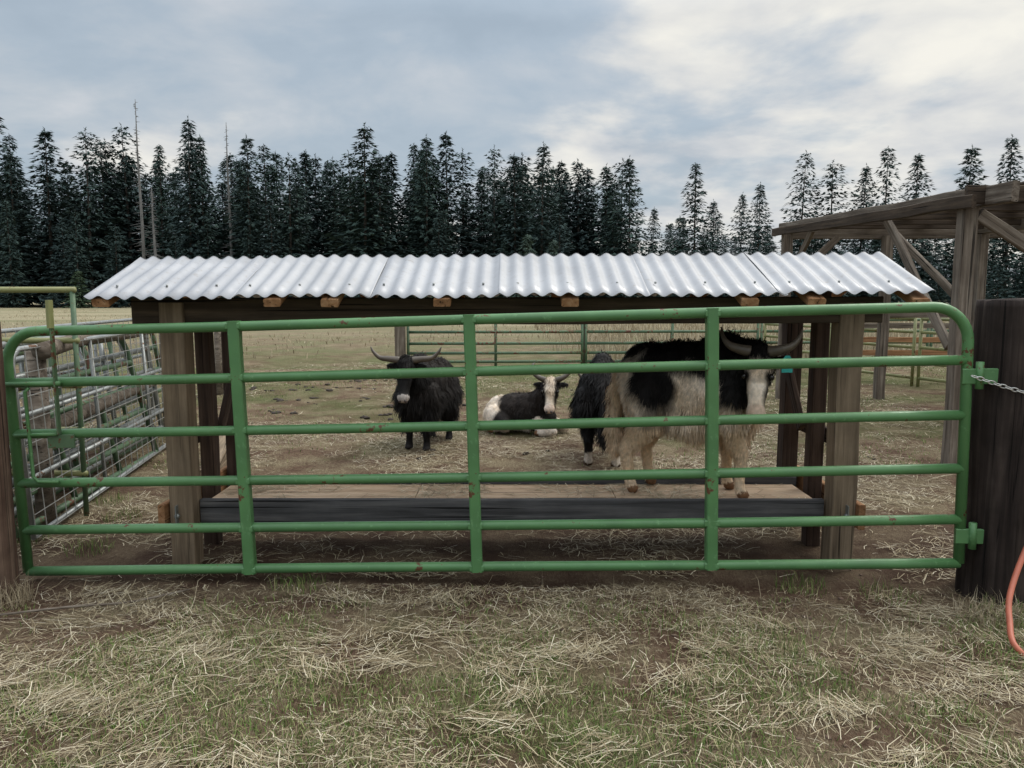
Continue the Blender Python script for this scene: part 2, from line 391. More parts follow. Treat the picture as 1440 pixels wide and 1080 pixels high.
tube('latch_loop',[G(.13,.98,.04),G(.11,.96,.045),G(.11,.52,.045),G(.13,.49,.04),G(.24,.49,.04)],.009,M_green,gate)
tube('latch_bolt',[G(-.03,1.0,.04),G(.30,1.0,.045)],.012,M_green,gate)
beam('latch_plate',G(.20,.70,.034),G(.34,.70,.034),.008,.07,M_gren2,gate,bev=.002,warp=0)
tube('latch_lower',[G(.03,.735,.04),G(.26,.74,.045)],.009,M_green,gate)

# ------------------------------------------------------------------ gate posts
def log_post(name,x,y,z1,r,mat,lean=(0,0)):
    seg=72; rows=48; V=[];F=[]; so=random.random()*30
    for i in range(rows+1):
        z=-.1+(z1+.1)*i/rows
        for k in range(seg):
            a=2*math.pi*k/seg
            q=Vector((math.cos(a)*2.2+so,math.sin(a)*2.2,z*.9)); q2=Vector((math.cos(a)*9+so,math.sin(a)*9,z*1.2))
            crack=max(0,mn.noise(Vector((math.cos(a)*11,math.sin(a)*11+so,z*.6)))-.30)
            rr=r*(1+.10*mn.noise(q)+.06*mn.noise(q2)+.05*(1-i/rows)-.4*crack)
            V.append((math.cos(a)*rr+lean[0]*z,math.sin(a)*rr+lean[1]*z,z+(.012*mn.noise(q*1.5) if i==rows else 0)))
    for i in range(rows):
        for k in range(seg): F.append((i*seg+k,i*seg+(k+1)%seg,(i+1)*seg+(k+1)%seg,(i+1)*seg+k))
    V.append((lean[0]*z1,lean[1]*z1,z1+.012)); c=len(V)-1
    for k in range(seg): F.append((rows*seg+k,rows*seg+(k+1)%seg,c))
    return mobj(name,V,F,mat,None,True,(x,y,0))
log_post('log_gate_post',2.485,3.74,1.475,.20,M_log)
log_post('log_gate_post',-2.585,3.72,1.37,.088,M_logred,(.0,0))

chain=empty('chain')
A=Vector((2.20,3.63,1.115)); B=Vector((2.56,3.50,1.015)); N=17
def link_mesh(name,c,d,roll):
    d=d.normalized(); s=Vector((0,0,1)).cross(d).normalized(); u=d.cross(s)
    p=s*math.cos(roll)+u*math.sin(roll); pts=[]
    for k in range(17):
        a=2*math.pi*k/16; pts.append(c+d*math.cos(a)*.0165+p*math.sin(a)*.009)
    tube(name,pts,.0026,M_chain,chain,6,False)
for i in range(N):
    t=i/(N-1); c=A.lerp(B,t)+Vector((0,0,-.012*math.sin(math.pi*t)))
    link_mesh('link',c,B-A,(i%2)*math.pi/2+.4)

tube('garden_hose',smooth_path([(2.6,3.47,.75),(2.47,3.45,.55),(2.34,3.4,.32),(2.225,3.3,.17),(2.165,3.2,.09),(2.115,3.08,.035),(2.15,2.96,.018),(2.35,2.85,.018),(2.9,2.8,.018),(3.6,3.1,.018)]),.0125,M_hose,None,14)

# ------------------------------------------------------------------ covered hay feeder
fd=empty('covered_hay_feeder')
for sx in (-1,1):
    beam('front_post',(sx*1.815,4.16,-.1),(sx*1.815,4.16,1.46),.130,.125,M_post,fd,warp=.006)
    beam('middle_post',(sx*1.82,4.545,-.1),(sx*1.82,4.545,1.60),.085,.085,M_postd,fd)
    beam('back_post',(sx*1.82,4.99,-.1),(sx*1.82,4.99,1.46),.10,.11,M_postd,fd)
    beam('side_board',(sx*1.90,4.06,.30),(sx*1.90,5.12,.30),.036,.14,M_orange,fd)
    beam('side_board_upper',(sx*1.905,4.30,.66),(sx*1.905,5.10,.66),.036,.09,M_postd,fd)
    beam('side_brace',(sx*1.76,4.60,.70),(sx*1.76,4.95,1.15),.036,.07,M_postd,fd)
    beam('bracket_plate',(sx*1.83,4.092,.25),(sx*1.83,4.092,.36),.006,.05,M_galv,fd,bev=.001,warp=0)
    tube('carriage_bolt',[(sx*1.83,4.095,.30),(sx*1.83,4.078,.30)],.014,M_galv,fd)
beam('front_board',(-1.74,4.20,.298),(1.74,4.20,.298),.038,.14,M_grey,fd)
beam('back_board',(-1.77,4.70,.31),(1.77,4.70,.31),.038,.13,M_grey,fd)
for i,(a,b) in enumerate(((-1.74,-.565),(-.56,.60),(.605,1.74))):
    beam('plywood_floor_%d'%i,(a,4.45,.322),(b,4.45,.322),.455,.018,M_ply,fd,bev=.002,warp=.001)
for x in (-1.2,-.4,.4,1.2): beam('floor_joist',(x,4.22,.27),(x,4.68,.27),.038,.085,M_dark,fd)
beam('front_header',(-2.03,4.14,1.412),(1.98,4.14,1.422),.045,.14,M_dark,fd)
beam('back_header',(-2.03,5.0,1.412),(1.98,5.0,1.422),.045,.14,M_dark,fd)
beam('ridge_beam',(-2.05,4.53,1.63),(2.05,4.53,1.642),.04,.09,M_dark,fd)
for x in (-2.09,-1.22,-.93,-.355,.30,1.21,1.55,2.08):
    beam('rafter_front',(x,3.925,1.461),(x,4.51,1.660),.088,.042,M_orange,fd)
    beam('rafter_back',(x,5.12,1.461),(x,4.55,1.660),.088,.042,M_orange,fd)
n=2600; x=rng.uniform(-1.7,1.7,n); y=rng.uniform(4.24,4.66,n); kk=rng.uniform(0,1,n)<np.clip((vnoise(x,y,2.2,77)-.38)/.25,.08,1); x,y=x[kk],y[kk]; n=len(x)
a=rng.uniform(0,6.28,n); L=rng.uniform(.015,.07,n); w=.0016
V=np.stack([np.stack([x+k2*np.cos(a)*L-k1*np.sin(a)*w,np.clip(y+k2*np.sin(a)*L,4.23,4.67)+k1*np.cos(a)*w,np.full(n,.338)+.003*np.sin(a*7)],1) for (k2,k1) in ((-1,-1),(-1,1),(1,1),(1,-1))],1).reshape(-1,3)
npobj('loose_hay',V,[np.arange(n)[:,None]*4+np.array([[0,1,2,3]])],M_straw,fd)

def sheet(name,x0,x1,ye,ze,yr,zr,lift,pitch=.088,amp=.0095):
    n=int((x1-x0)/pitch*10); rows=5; V=[];F=[]
    for j in range(rows+1):
        t=j/rows
        for i in range(n+1):
            x=x0+(x1-x0)*i/n; dz=.007*mn.noise(Vector((x*1.5,t*2,lift*90)))
            V.append((x,ye+(yr-ye)*t,ze+(zr-ze)*t+.012*x/2+lift+dz+amp*math.sin(2*math.pi*x/pitch)))
    w=n+1
    for j in range(rows):
        for i in range(n): F.append((j*w+i,j*w+i+1,(j+1)*w+i+1,(j+1)*w+i))
    o=mobj(name,V,F,M_roof,fd,True); md=o.modifiers.new('s','SOLIDIFY'); md.thickness=.0012; return o
cuts=[(-2.165,-1.42),(-1.47,-.72),(-.77,-.02),(-.07,.70),(.65,1.40),(1.35,2.15)]
for i,(a,b) in enumerate(cuts):
    lf=.0 if i%2==0 else .004
    e=random.uniform(-.012,.012)
    sheet('roof_sheet_front_%d'%i,a,b,3.915+e,1.499,4.53,1.728,lf)
    sheet('roof_sheet_back_%d'%i,a,b,5.145+e,1.499,4.53,1.728,lf+.001)
for i,(a,b) in enumerate(cuts):
    for x in np.arange(a+.1,b,.26):
        tube('roofing_screw',[(x,4.05,1.555+.012*x/2),(x,4.05,1.566+.012*x/2)],.006,M_galv,fd,8)

# ------------------------------------------------------------------ back pipe fence
def panel(parent,p0,p1,zs,r,mat,uprights=(0,.5,1),ur=None,ext=0):
    p0=Vector(p0);p1=Vector(p1)
    for i,z in enumerate(zs): tube('rail',[p0+Vector((0,0,z)),p1+Vector((0,0,z))],r,mat,parent,10)
    for t in uprights:
        p=p0.lerp(p1,t); tube('upright',[p+Vector((0,0,-.02)),p+Vector((0,0,zs[-1]+ext))],ur or r,mat,parent,10)
zs=(.12,.30,.50,.74,.98)
pf=empty('pipe_panel_fence')
for a,b in ((-2.15,1.47),(1.55,5.2),(5.28,8.9),(8.98,12.6)):
    panel(pf,(a,16+.05*a,0),(b,16+.05*b,0),zs,.030,M_gren2,(0,.5,1))
beam('fence_post',(-2.3,15.8,0),(-2.3,15.8,1.0),.2,.2,M_weath,pf)
beam('fence_post',(1.51,16.2,0),(1.51,16.2,1.0),.10,.10,M_weath,pf)
pf2=empty('pipe_panel_fence')
for a,b in (((5.3,16.1,0),(6.6,12.6,0)),((6.65,12.5,0),(7.9,9.2,0))):
    panel(pf2,a,b,(.15,.4,.65,.9,1.12),.026,M_yel,(0,.5,1))
wf=empty('wooden_rail_fence')
for x in (5.7,7.6,9.5): beam('post',(x,13.2,-.1),(x,13.2,1.1),.12,.12,M_weath,wf)
for z in (.52,.74,.98): beam('rail',(5.6,13.12,z),(9.7,13.12,z+.01),.04,.09,M_orange if z<.9 else M_weath,wf)

# ------------------------------------------------------------------ left side: stored tube gates, wire panels, log rail
def side_gate(name,p0,p1,z0,H,lean,mat,nr=6,r=.022,mesh=False,rise=0.0):
    e=empty(name); p0=Vector(p0);p1=Vector(p1); d=(p1-p0).normalized(); nn=Vector((d.y,-d.x,0))
    def Q(t,h): return p0.lerp(p1,t)+Vector((0,0,z0+h+rise*t))+nn*lean*h
    R=.12; L=(p1-p0).length; rt=R/L
    tube('frame',[Q(0,0),Q(0,H-R),Q(rt*.3,H-R*.3),Q(rt,H),Q(1-rt,H),Q(1-rt*.3,H-R*.3),Q(1,H-R),Q(1,0)],r,mat,e,10)
    for i in range(nr-1):
        h=H*(i/(nr-1))**1.08
        tube('rail',[Q(0,h),Q(1,h)],r*.92,mat,e,10)
    for t in (.33,.66): tube('upright',[Q(t,0),Q(t,H)],r*.85,mat,e,8)
    if mesh:
        V=[];F=[]
        n=int(L/.15); hN=int(H/.13)
        def rod(a,b,rr=.0030):
            dd=(b-a).normalized(); s=dd.orthogonal().normalized(); u=dd.cross(s); o=len(V)
            for q in (a,b):
                for j in range(4):
                    an=math.pi/2*j; V.append(q+(s*math.cos(an)+u*math.sin(an))*rr)
            for j in range(4): F.append((o+j,o+(j+1)%4,o+4+(j+1)%4,o+4+j))
        for i in range(n+1): rod(Q(i/n,0)+nn*.02,Q(i/n,H)+nn*.02)
        for i in range(hN+1): rod(Q(0,H*i/hN)+nn*.025,Q(1,H*i/hN)+nn*.025)
        mobj('wire_mesh',V,F,M_wire,e)
    return e
side_gate('wire_mesh_panel',(-2.86,4.45,0),(-3.50,8.2,0),.06,1.12,-.05,M_galv,4,.018,True)
side_gate('stored_tube_gate',(-3.0,4.5,0),(-3.30,7.0,0),.06,1.06,-.22,M_gren2,6,.025)
side_gate('stored_tube_gate',(-3.12,4.35,0),(-3.70,8.0,0),.12,1.05,-.12,M_galv,6,.026)
side_gate('stored_tube_gate',(-3.3,4.8,0),(-3.85,8.6,0),.04,1.12,-.16,M_gren2,6,.026)
side_gate('stored_tube_gate',(-3.45,5.2,0),(-3.75,7.9,0),.02,.95,-.3,M_galv,5,.026,False,.12)
side_gate('wire_mesh_panel',(-3.65,4.6,0),(-4.25,9.0,0),.05,1.18,-.03,M_galv,4,.018,True)
lr=empty('log_rail_fence')
for y,x in ((4.9,-3.05),(8.3,-3.75),(11.5,-4.4)): tube('post',[(x,y,-.1),(x,y,1.16)],.06,M_weath,lr,12)
tube('top_log',smooth_path([(-2.95,4.8,1.15),(-3.2,5.8,1.18),(-3.5,7.1,1.15),(-3.72,8.3,1.18)],4),[.055-.0012*i for i in range(13)],M_weath,lr,12)
tube('top_log',[(-3.65,8.2,1.16),(-3.95,9.8,1.15),(-4.35,11.5,1.14)],[.06,.055,.045],M_weath,lr,12)
tube('mid_log',[(-3.08,5.0,.62),(-3.7,8.3,.66)],[.05,.045],M_weath,lr,12)
yp=empty('pipe_corral_panel')
panel(yp,(-5.6,5.15,0),(-2.88,5.1,0),(.3,.6,.9,1.2,1.535),.020,M_yel,(0,),.022)
tube('end_upright',[(-2.90,5.1,0),(-2.90,5.1,1.53)],.017,M_gren2,yp,8)
lp=empty('lumber_pile')
for i in range(4):
    beam('plank',(-2.35+.03*i,5.3+.1*i,.04+.05*i),(-2.55-.05*i,7.2,.05+.05*i),.12,.04,M_post,lp)

# ------------------------------------------------------------------ timber frame (open shed)
tf=empty('timber_shed_frame')
def tb(n,a,b,w,h,m=M_weath): beam(n,a,b,w,h,m,tf,bev=.008,warp=.008)
for (x,y,z) in ((3.90,6.7,2.25),(3.92,11.1,2.38),(6.6,6.9,2.28),(6.7,11.1,2.36),(5.25,9.0,2.28),(5.35,11.1,2.34)):
    tb('post',(x,y,-.1),(x,y,z),.125,.125)
tb('side_beam',(4.0,6.25,2.325),(3.96,11.5,2.46),.06,.165)
tb('side_beam_inner',(3.80,6.45,2.27),(3.78,11.3,2.40),.04,.11,M_dark)
tb('side_beam',(6.65,6.4,2.36),(6.7,11.6,2.46),.06,.17)
tb('front_header',(3.82,6.60,2.34),(7.6,6.66,2.37),.045,.15,M_dark)
tb('back_header',(3.95,11.2,2.37),(7.6,11.25,2.40),.06,.15)
for i,y in enumerate((6.95,8.0,9.1,10.2,11.0)):
    z=2.36+.024*(y-6.4)
    tb('joist',(4.05,y,z),(7.6,y+.05,z+.02),.05,.10,M_dark)
for i,x in enumerate((4.5,5.1,5.8,6.5,7.1)):
    tb('roof_slat',(x,6.3+.1*i,2.455),(x+.04,11.4,2.57),.15,.022,M_weath)
tb('brace',(3.93,8.2,2.28),(3.90,6.85,1.05),.045,.10)
tb('brace',(3.93,10.2,2.36),(3.93,11.05,1.7),.045,.10)
tb('brace',(3.97,6.66,2.18),(5.2,6.7,1.45),.05,.11)
tb('brace',(4.5,6.75,1.2),(5.6,6.8,2.25),.05,.10)
tb('brace',(6.6,6.9,1.3),(5.7,6.9,2.25),.05,.10)
tb('brace',(4.0,11.15,1.7),(4.7,11.2,2.33),.05,.10)
tb('brace',(5.25,9.0,1.4),(5.2,10.6,2.33),.05,.10)
tb('cross_rail',(3.9,11.15,1.2),(6.7,11.2,1.25),.05,.12)

# ------------------------------------------------------------------ conifers
def conifer(seed,H,Rm,t0=.05,mat=None,sparse=0.0,expo=.85):
    r=random.Random(seed); V=[];F=[];mi=[]
    def tri(a,b,c): o=len(V); V.extend((a,b,c)); F.append((o,o+1,o+2)); mi.append(0)
    z=H*t0; side=r.random()*6.28; bulge=[r.uniform(.78,1.15) for _ in range(9)]
    while z<H*.98:
        t=z/H; nb=r.randint(6,8)
        ph=r.random()*6.28; gap=.55+.65*r.random(); bq=bulge[int(t*7.99)]
        for k in range(nb):
            if r.random()<sparse: continue
            a=ph+6.283*k/nb+r.uniform(-.3,.3)
            R=Rm*(1-t)**expo*min(1,(t-t0)/.15+.7)*r.uniform(.6,1.15)*gap**.5*bq*(1+.14*math.cos(a-side))+.12
            dx,dy=math.cos(a),math.sin(a); n=max(1,int(R/.62)); zb=z+r.uniform(-.2,.2)
            for j in range(n+1):
                s=(j+.45)/(n+.45); rr=R*s
                cz=zb+ rr*(.32*t-.34) + .14*s*s*R
                for q in range(3 if j==n else 2):
                    aa=a+r.uniform(-.8,.8)*(1.1-.5*s); L=r.uniform(.5,1.15)*(1-.5*t)
                    wdt=r.uniform(.14,.30)*(1-.5*t)
                    b=Vector((dx*rr+r.uniform(-.15,.15),dy*rr+r.uniform(-.15,.15),cz+r.uniform(-.15,.15)))
                    e=b+Vector((math.cos(aa)*L,math.sin(aa)*L,r.uniform(-.5,.08)*L-.05))
                    sd=Vector((-math.sin(aa),math.cos(aa),r.uniform(-.7,.7)))*wdt
                    tri(b-sd,b+sd,e)
        z+=r.uniform(.38,.58)*(1-.45*t)
    for q in range(10):
        a=r.random()*6.28; zz=H-r.uniform(0,.9); b=Vector((0,0,zz)); e=b+Vector((math.cos(a)*.2,math.sin(a)*.2,r.uniform(.0,.35)))
        tri(b-Vector((0,0,.06)),b+Vector((.04,0,.06)),e)
    seg=7; o=len(V); rows=6; rb=.012*H
    for i in range(rows+1):
        tt=i/rows
        for k in range(seg):
            a=6.283*k/seg; V.append(Vector((math.cos(a)*rb*(1-tt*.93),math.sin(a)*rb*(1-tt*.93),H*tt-.1)))
    for i in range(rows):
        for k in range(seg): F.append((o+i*seg+k,o+i*seg+(k+1)%seg,o+(i+1)*seg+(k+1)%seg,o+(i+1)*seg+k)); mi.append(1)
    me=bpy.data.meshes.new('conifer_mesh'); me.from_pydata([v[:] for v in V],[],F)
    me.materials.append(mat or M_fir); me.materials.append(M_bark); me.polygons.foreach_set('material_index',mi); me.update()
    return me
vars_=[conifer(1,20,5.0),conifer(2,20,4.2,.08),conifer(3,20,5.6,.05,None,.10,.95),conifer(4,20,4.4,.12,None,.2,.7),conifer(5,20,4.0,.06,None,.05,.8),conifer(6,20,4.6,.2,None,.28,.6),conifer(7,20,5.4,.06,None,.08,1.0),conifer(8,20,5.0,.1,None,.3,.8)]
young=[conifer(11,8,2.3,.03,M_pine),conifer(12,8,2.6,.03,M_fir)]
forest=empty('conifer_forest')
def put(me,x,y,h,base=20,par=forest,wd=1.0):
    o=bpy.data.objects.new('conifer',me); s=h/base
    o.location=(x,y,0); o.rotation_euler=(random.uniform(-.02,.02),random.uniform(-.02,.02),random.uniform(0,6.28)); o.scale=(s*wd,s*wd,s); link(o,par)
prof=[(-66,24.8),(-63.5,19.4),(-59.3,22.5),(-54.3,22.5),(-51.5,21.2),(-48.8,23),(-44.9,20.6),(-41.4,23.9),(-39.6,21.7),(-33.6,21.6),(-31.4,20.6),(-28.5,19.4),(-26.2,19.8),(-22.4,18.4),(-18.9,23),(-16.8,19.3),(-12.6,20.7),(-11,21.6),(-8.1,22.1),(-6.2,19.8),(-2.3,20.3),(.5,19.4),(3.7,20.7),(6.4,18.5),(8.6,18.6),(12,18),(15.2,19),(18,12.7),(23.5,18.2),(25.8,13.6),(29.4,14.5),(31.7,15.8),(36.8,19.7),(41,18.5),(44.6,18),(47.7,20.3),(51.5,19.4),(58,20.3),(63.7,21.6),(67,17)]
for i,(x,h) in enumerate(prof):
    dy=random.uniform(-6,6); f=(100+dy)/100
    put(vars_[random.randrange(8) if h>18 else 0],x*f,100+dy,1.5+(h-1.5)*f,wd=random.uniform(.8,1.2))
    if x<16: put(vars_[random.randrange(8)],(x+random.uniform(-2.5,2.5))*f,104+dy,(1.5+(h-1.5)*f)*random.uniform(.82,1.0),wd=random.uniform(.8,1.15))
def ftop(x):
    if x<14: return 20.0
    if x<22: return 9.5
    return 11.5
for row,(yy,stp) in enumerate(((95,4.6),(107,3.6),(114,3.4),(122,4.2))):
    x=-105
    while x<110:
        h=ftop(x)*random.uniform(.70,1.0)
        if row==0: h*=random.uniform(.5,.8)
        put(vars_[random.randrange(8)],x+random.uniform(-1.5,1.5),yy+random.uniform(-2.5,2.5),h*(1+(yy-100)*.009),wd=random.uniform(.9,1.35))
        x+=stp*random.uniform(.35,1.6)
for x in np.arange(-100,105,4.2):
    put(young[random.random()<.85],x+random.uniform(-2,2),90+random.uniform(-2.5,3),random.uniform(2.0,6.5),8,wd=random.uniform(.9,1.4))
for (x,y,h) in ((1.3,66,6.5),(3.6,68,6.2)):
    o=bpy.data.objects.new('young_pine_tree',young[0]); s=h/8; o.location=(x,y,0); o.scale=(s*.85,s*.85,s); link(o)
def snag(x,y,H,seed):
    r=random.Random(seed); e=empty('dead_tree',(x,y,0))
    tube('trunk',[(0,0,0),(.05,0,H*.4),(-.05,0,H*.75),(.02,0,H)],[.22,.17,.10,.03],M_snag,e,8)
    V=[];F=[]
    for i in range(170):
        z=H*r.uniform(.2,.99); a=r.random()*6.28; L=r.uniform(.5,1.6)*(1.2-z/H)
        p=Vector((0,0,z)); q=Vector((math.cos(a)*L,math.sin(a)*L,z-.15*L+.1*r.uniform(-1,1))); o=len(V)
        for (c_,w_) in ((p,.04),(q,.012)):
            for j in range(3): V.append(c_+Vector((-math.sin(a)*math.cos(j*2.09),math.cos(a)*math.cos(j*2.09),math.sin(j*2.09)))*w_)
        for j in range(3): F.append((o+j,o+(j+1)%3,o+3+(j+1)%3,o+3+j))
    mobj('limbs',V,F,M_snag,e)
snag(-43.6,92,24.0,1); snag(-35.0,97,22.5,2); snag(-42.0,91.5,14,3)

# ------------------------------------------------------------------ yaks
m,nt,bs=newmat('yak_coat'); M_yak=m
at=nt.nodes.new('ShaderNodeAttribute'); at.attribute_name='Col'
tc=nt.nodes.new('ShaderNodeTexCoord'); nn=noise(nt,tc.outputs['Object'],40,3); nn2=noise(nt,tc.outputs['Object'],5,4)
cc_=mixc(nt,1.0,at.outputs['Color'],ramp(nt,nn,[(.3,(.75,.75,.75)),(.7,(1.15,1.1,1.05))]),'MULTIPLY')
cc_=mixc(nt,1.0,cc_,ramp(nt,nn2,[(.35,(.80,.73,.63)),(.6,(1,1,1))]),'MULTIPLY')
nt.links.new(cc_,bs.inputs['Base Color'])
bs.inputs['Roughness'].default_value=.62; bs.inputs['Specular IOR Level'].default_value=.18

BLK=np.array([.0085,.0075,.0075]); CRM=np.array([.74,.60,.44]); WHT=np.array([.86,.79,.70]); BRN=np.array([.05,.032,.022]); HOOF=np.array([.18,.10,.055]); PNK=np.array([.42,.28,.23])

def build_yak(loc,rotz,elems,head,horn,colf,nfur,lenf,seed=0,tag=False,scale=(1,1,1)):
    """elems: (tag,(x,y,z),(rx,ry,rz)) ellipsoids or (tag,[joints],[radii]) chains"""
    root=empty('yak',loc,rotz); root.scale=scale
    poll=Vector(head['poll']); f=Vector(head['f']).normalized(); u=Vector((0,0,1)); u=(u-f*u.dot(f)).normalized()
    s=u.cross(f)
    HM=np.array([[f.x,s.x,u.x],[f.y,s.y,u.y],[f.z,s.z,u.z]]); hp=np.array(poll)
    hs=head.get('scale',1.0)
    blobs=[]; I=np.eye(3)
    for e in elems:
        if isinstance(e[1],list):
            J,Rr=e[1],e[2]
            for i in range(len(J)-1):
                n=7
                for k in range(n+1):
                    t=k/n; c=np.array(J[i])*(1-t)+np.array(J[i+1])*t; r=Rr[i]*(1-t)+Rr[i+1]*t
                    blobs.append((e[0],c,np.array([r,r,r]),I))
        else: blobs.append((e[0],np.array(e[1]),np.array(e[2]),I))
    for tg,c,r in (('head',(0,0,0),(.095,.092,.085)),('head',(.08,0,.012),(.09,.084,.07)),('face',(.16,0,.004),(.09,.066,.058)),('face',(.22,0,-.004),(.075,.054,.048)),
                   ('muzzle',(.285,0,-.012),(.058,.062,.048)),('muzzle',(.27,0,-.045),(.05,.045,.035)),('face',(.10,0,-.062),(.12,.052,.055)),('face',(.19,0,-.055),(.09,.042,.035)),
                   ('face',(.10,.062,.03),(.03,.022,.022)),('face',(.10,-.062,.03),(.03,.022,.022)),
                   ('ear',(-.005,.125,.0),(.024,.07,.036)),('ear',(-.005,-.125,.0),(.024,.07,.036))):
        blobs.append((tg,hp+HM@(np.array(c)*hs),np.array(r)*hs,HM))
    Vs=[];Fs=[];off=0
    for tg,c,r,Mx in blobs:
        Vs.append((IV2*r)@Mx.T+c); Fs.append(IF2+off); off+=len(IV2)
    raw=npobj('tmp',np.concatenate(Vs),[np.concatenate(Fs)],M_yak)
    rm=raw.modifiers.new('r','REMESH'); rm.mode='VOXEL'; rm.voxel_size=.013
    sm=raw.modifiers.new('s','SMOOTH'); sm.factor=.6; sm.iterations=5
    dg=bpy.context.evaluated_depsgraph_get(); me=bpy.data.meshes.new_from_object(raw.evaluated_get(dg))
    bpy.data.objects.remove(raw)
    n=len(me.vertices); co=np.empty(n*3,np.float32); me.vertices.foreach_get('co',co); co=co.reshape(-1,3).astype(float)
    C=np.array([b[1] for b in blobs]); Rm=np.array([b[2].mean() for b in blobs]); tags=np.array([b[0] for b in blobs])
    def classify(P):
        out=np.empty(len(P),dtype=tags.dtype)
        for a in range(0,len(P),4000):
            q=P[a:a+4000]; d=np.linalg.norm(q[:,None,:]-C[None],axis=2)-Rm[None]; out[a:a+4000]=tags[d.argmin(1)]
        return out
    def shade(P):
        tg=classify(P); hc=(P-hp)@HM/hs
        w=np.array([mn.noise(Vector(p)*6.0+Vector((seed*7,0,0))) for p in P])
        return tg,colf(P,tg,hc,w)
    tg,cl=shade(co)
    a=me.color_attributes.new('Col','FLOAT_COLOR','POINT'); a.data.foreach_set('color',np.concatenate([cl,np.ones((n,1))],1).astype(np.float32).ravel())
    me.polygons.foreach_set('use_smooth',[True]*len(me.polygons)); me.materials.clear(); me.materials.append(M_yak)
    link(bpy.data.objects.new('body',me),root)
    me.calc_loop_triangles(); T=np.empty(len(me.loop_triangles)*3,np.int32); me.loop_triangles.foreach_get('vertices',T); T=T.reshape(-1,3)
    A,B,Cc=co[T[:,0]],co[T[:,1]],co[T[:,2]]; nr=np.cross(B-A,Cc-A); ar=np.linalg.norm(nr,axis=1)+1e-12; nrm=nr/ar[:,None]
    rg=np.random.default_rng(seed+5); pick=rg.choice(len(T),nfur,p=ar/ar.sum())
    r1=np.sqrt(rg.random(nfur))[:,None]; r2=rg.random(nfur)[:,None]
    P=A[pick]*(1-r1)+B[pick]*(r1*(1-r2))+Cc[pick]*(r1*r2); N=nrm[pick]
    tg,cl=shade(P); L=lenf(P,tg,(P-hp)@HM/hs)*rg.uniform(.6,1.25,nfur)
    ok=L>.003; P,N,L,cl,tg=P[ok],N[ok],L[ok],cl[ok],tg[ok]; m_=len(P)
    hd=np.isin(tg,['head','face','muzzle'])
    wn=np.array([[mn.noise(Vector(p)*14),mn.noise(Vector(p)*14+Vector((9,9,9)))] for p in P])
    g=np.tile(np.array([-.25,0,-1.0]),(m_,1)); g[hd]=np.array(f)*1.0
    g[:,0]+=wn[:,0]*.8; g[:,1]+=wn[:,1]*.8
    g+=rg.normal(0,.18,(m_,3))
    D=g+N*.38; D-=N*np.minimum((D*N).sum(1),0)[:,None]*1.0; D+=N*.10; D/=np.linalg.norm(D,axis=1)[:,None]
    S=np.cross(D,N); S+=rg.normal(0,.2,(m_,3)); S/=np.linalg.norm(S,axis=1)[:,None]+1e-9
    W=np.clip(L*.05,.0013,.0032)[:,None]
    p0=P-N*.004; p1=P+D*L[:,None]*.55; D2=D*.75+np.array([0,0,-.5]); D2/=np.linalg.norm(D2,axis=1)[:,None]; p2=p1+D2*L[:,None]*.45
    p2[:,2]=np.maximum(p2[:,2],.004); p1[:,2]=np.maximum(p1[:,2],.004)
    V=np.stack([p0-S*W,p0+S*W,p1+S*W*.8,p1-S*W*.8,p2],1).reshape(-1,3); i=np.arange(m_)[:,None]*5
    jit=rg.uniform(.82,1.15,(m_,1)); cf=np.repeat(cl*jit,5,axis=0)
    npobj('fur',V,[i+np.array([[0,1,2,3]]),i+np.array([[3,2,4]])],M_yak,root,True,cf)
    def H(p): q=hp+HM@(np.array(p)*hs); return Vector(q)
    for sd in (-1,1):
        ctrl=[H((p[0],p[1]*sd,p[2])) for p in horn]; pth=smooth_path(ctrl,6); k=len(pth)
        tube('horn',pth,[(.028*(1-i/(k-1))**.8+.004)*hs for i in range(k)],M_horn,root,12)
        for nm,p,r,mt in (('eye',(.108,.080*sd,.040),.0165,M_eye),('nostril',(.332,.026*sd,-.000),.014,M_nose)):
            c=H(p); npobj(nm,IV3*r*hs+np.array(c),[IF3],mt,root,True)
    npobj('mouth',(IV3*np.array([.008,.038,.005]))@HM.T*hs+np.array(H((.325,0,-.04))),[IF3],M_nose,root,True)
    if tag:
        c=H((.045,.165,.03)); Vt=[];w=.034
        prof=[(-w,-.045),(w,-.045),(w,.02),(.012,.045),(-.012,.045),(-w,.02)]
        q=np.array(c)
        for dy_ in (0,.003):
            for (a_,b_) in prof: Vt.append(q+np.array([a_*math.cos(rotz),-a_*math.sin(rotz),b_])+HM[:,2]*(.045+dy_))
        Ft=[tuple(range(6)),tuple(reversed(range(6,12)))]+[(k,(k+1)%6,6+(k+1)%6,6+k) for k in range(6)]
        mobj('ear_tag',Vt,Ft,M_tag,root)
    return root

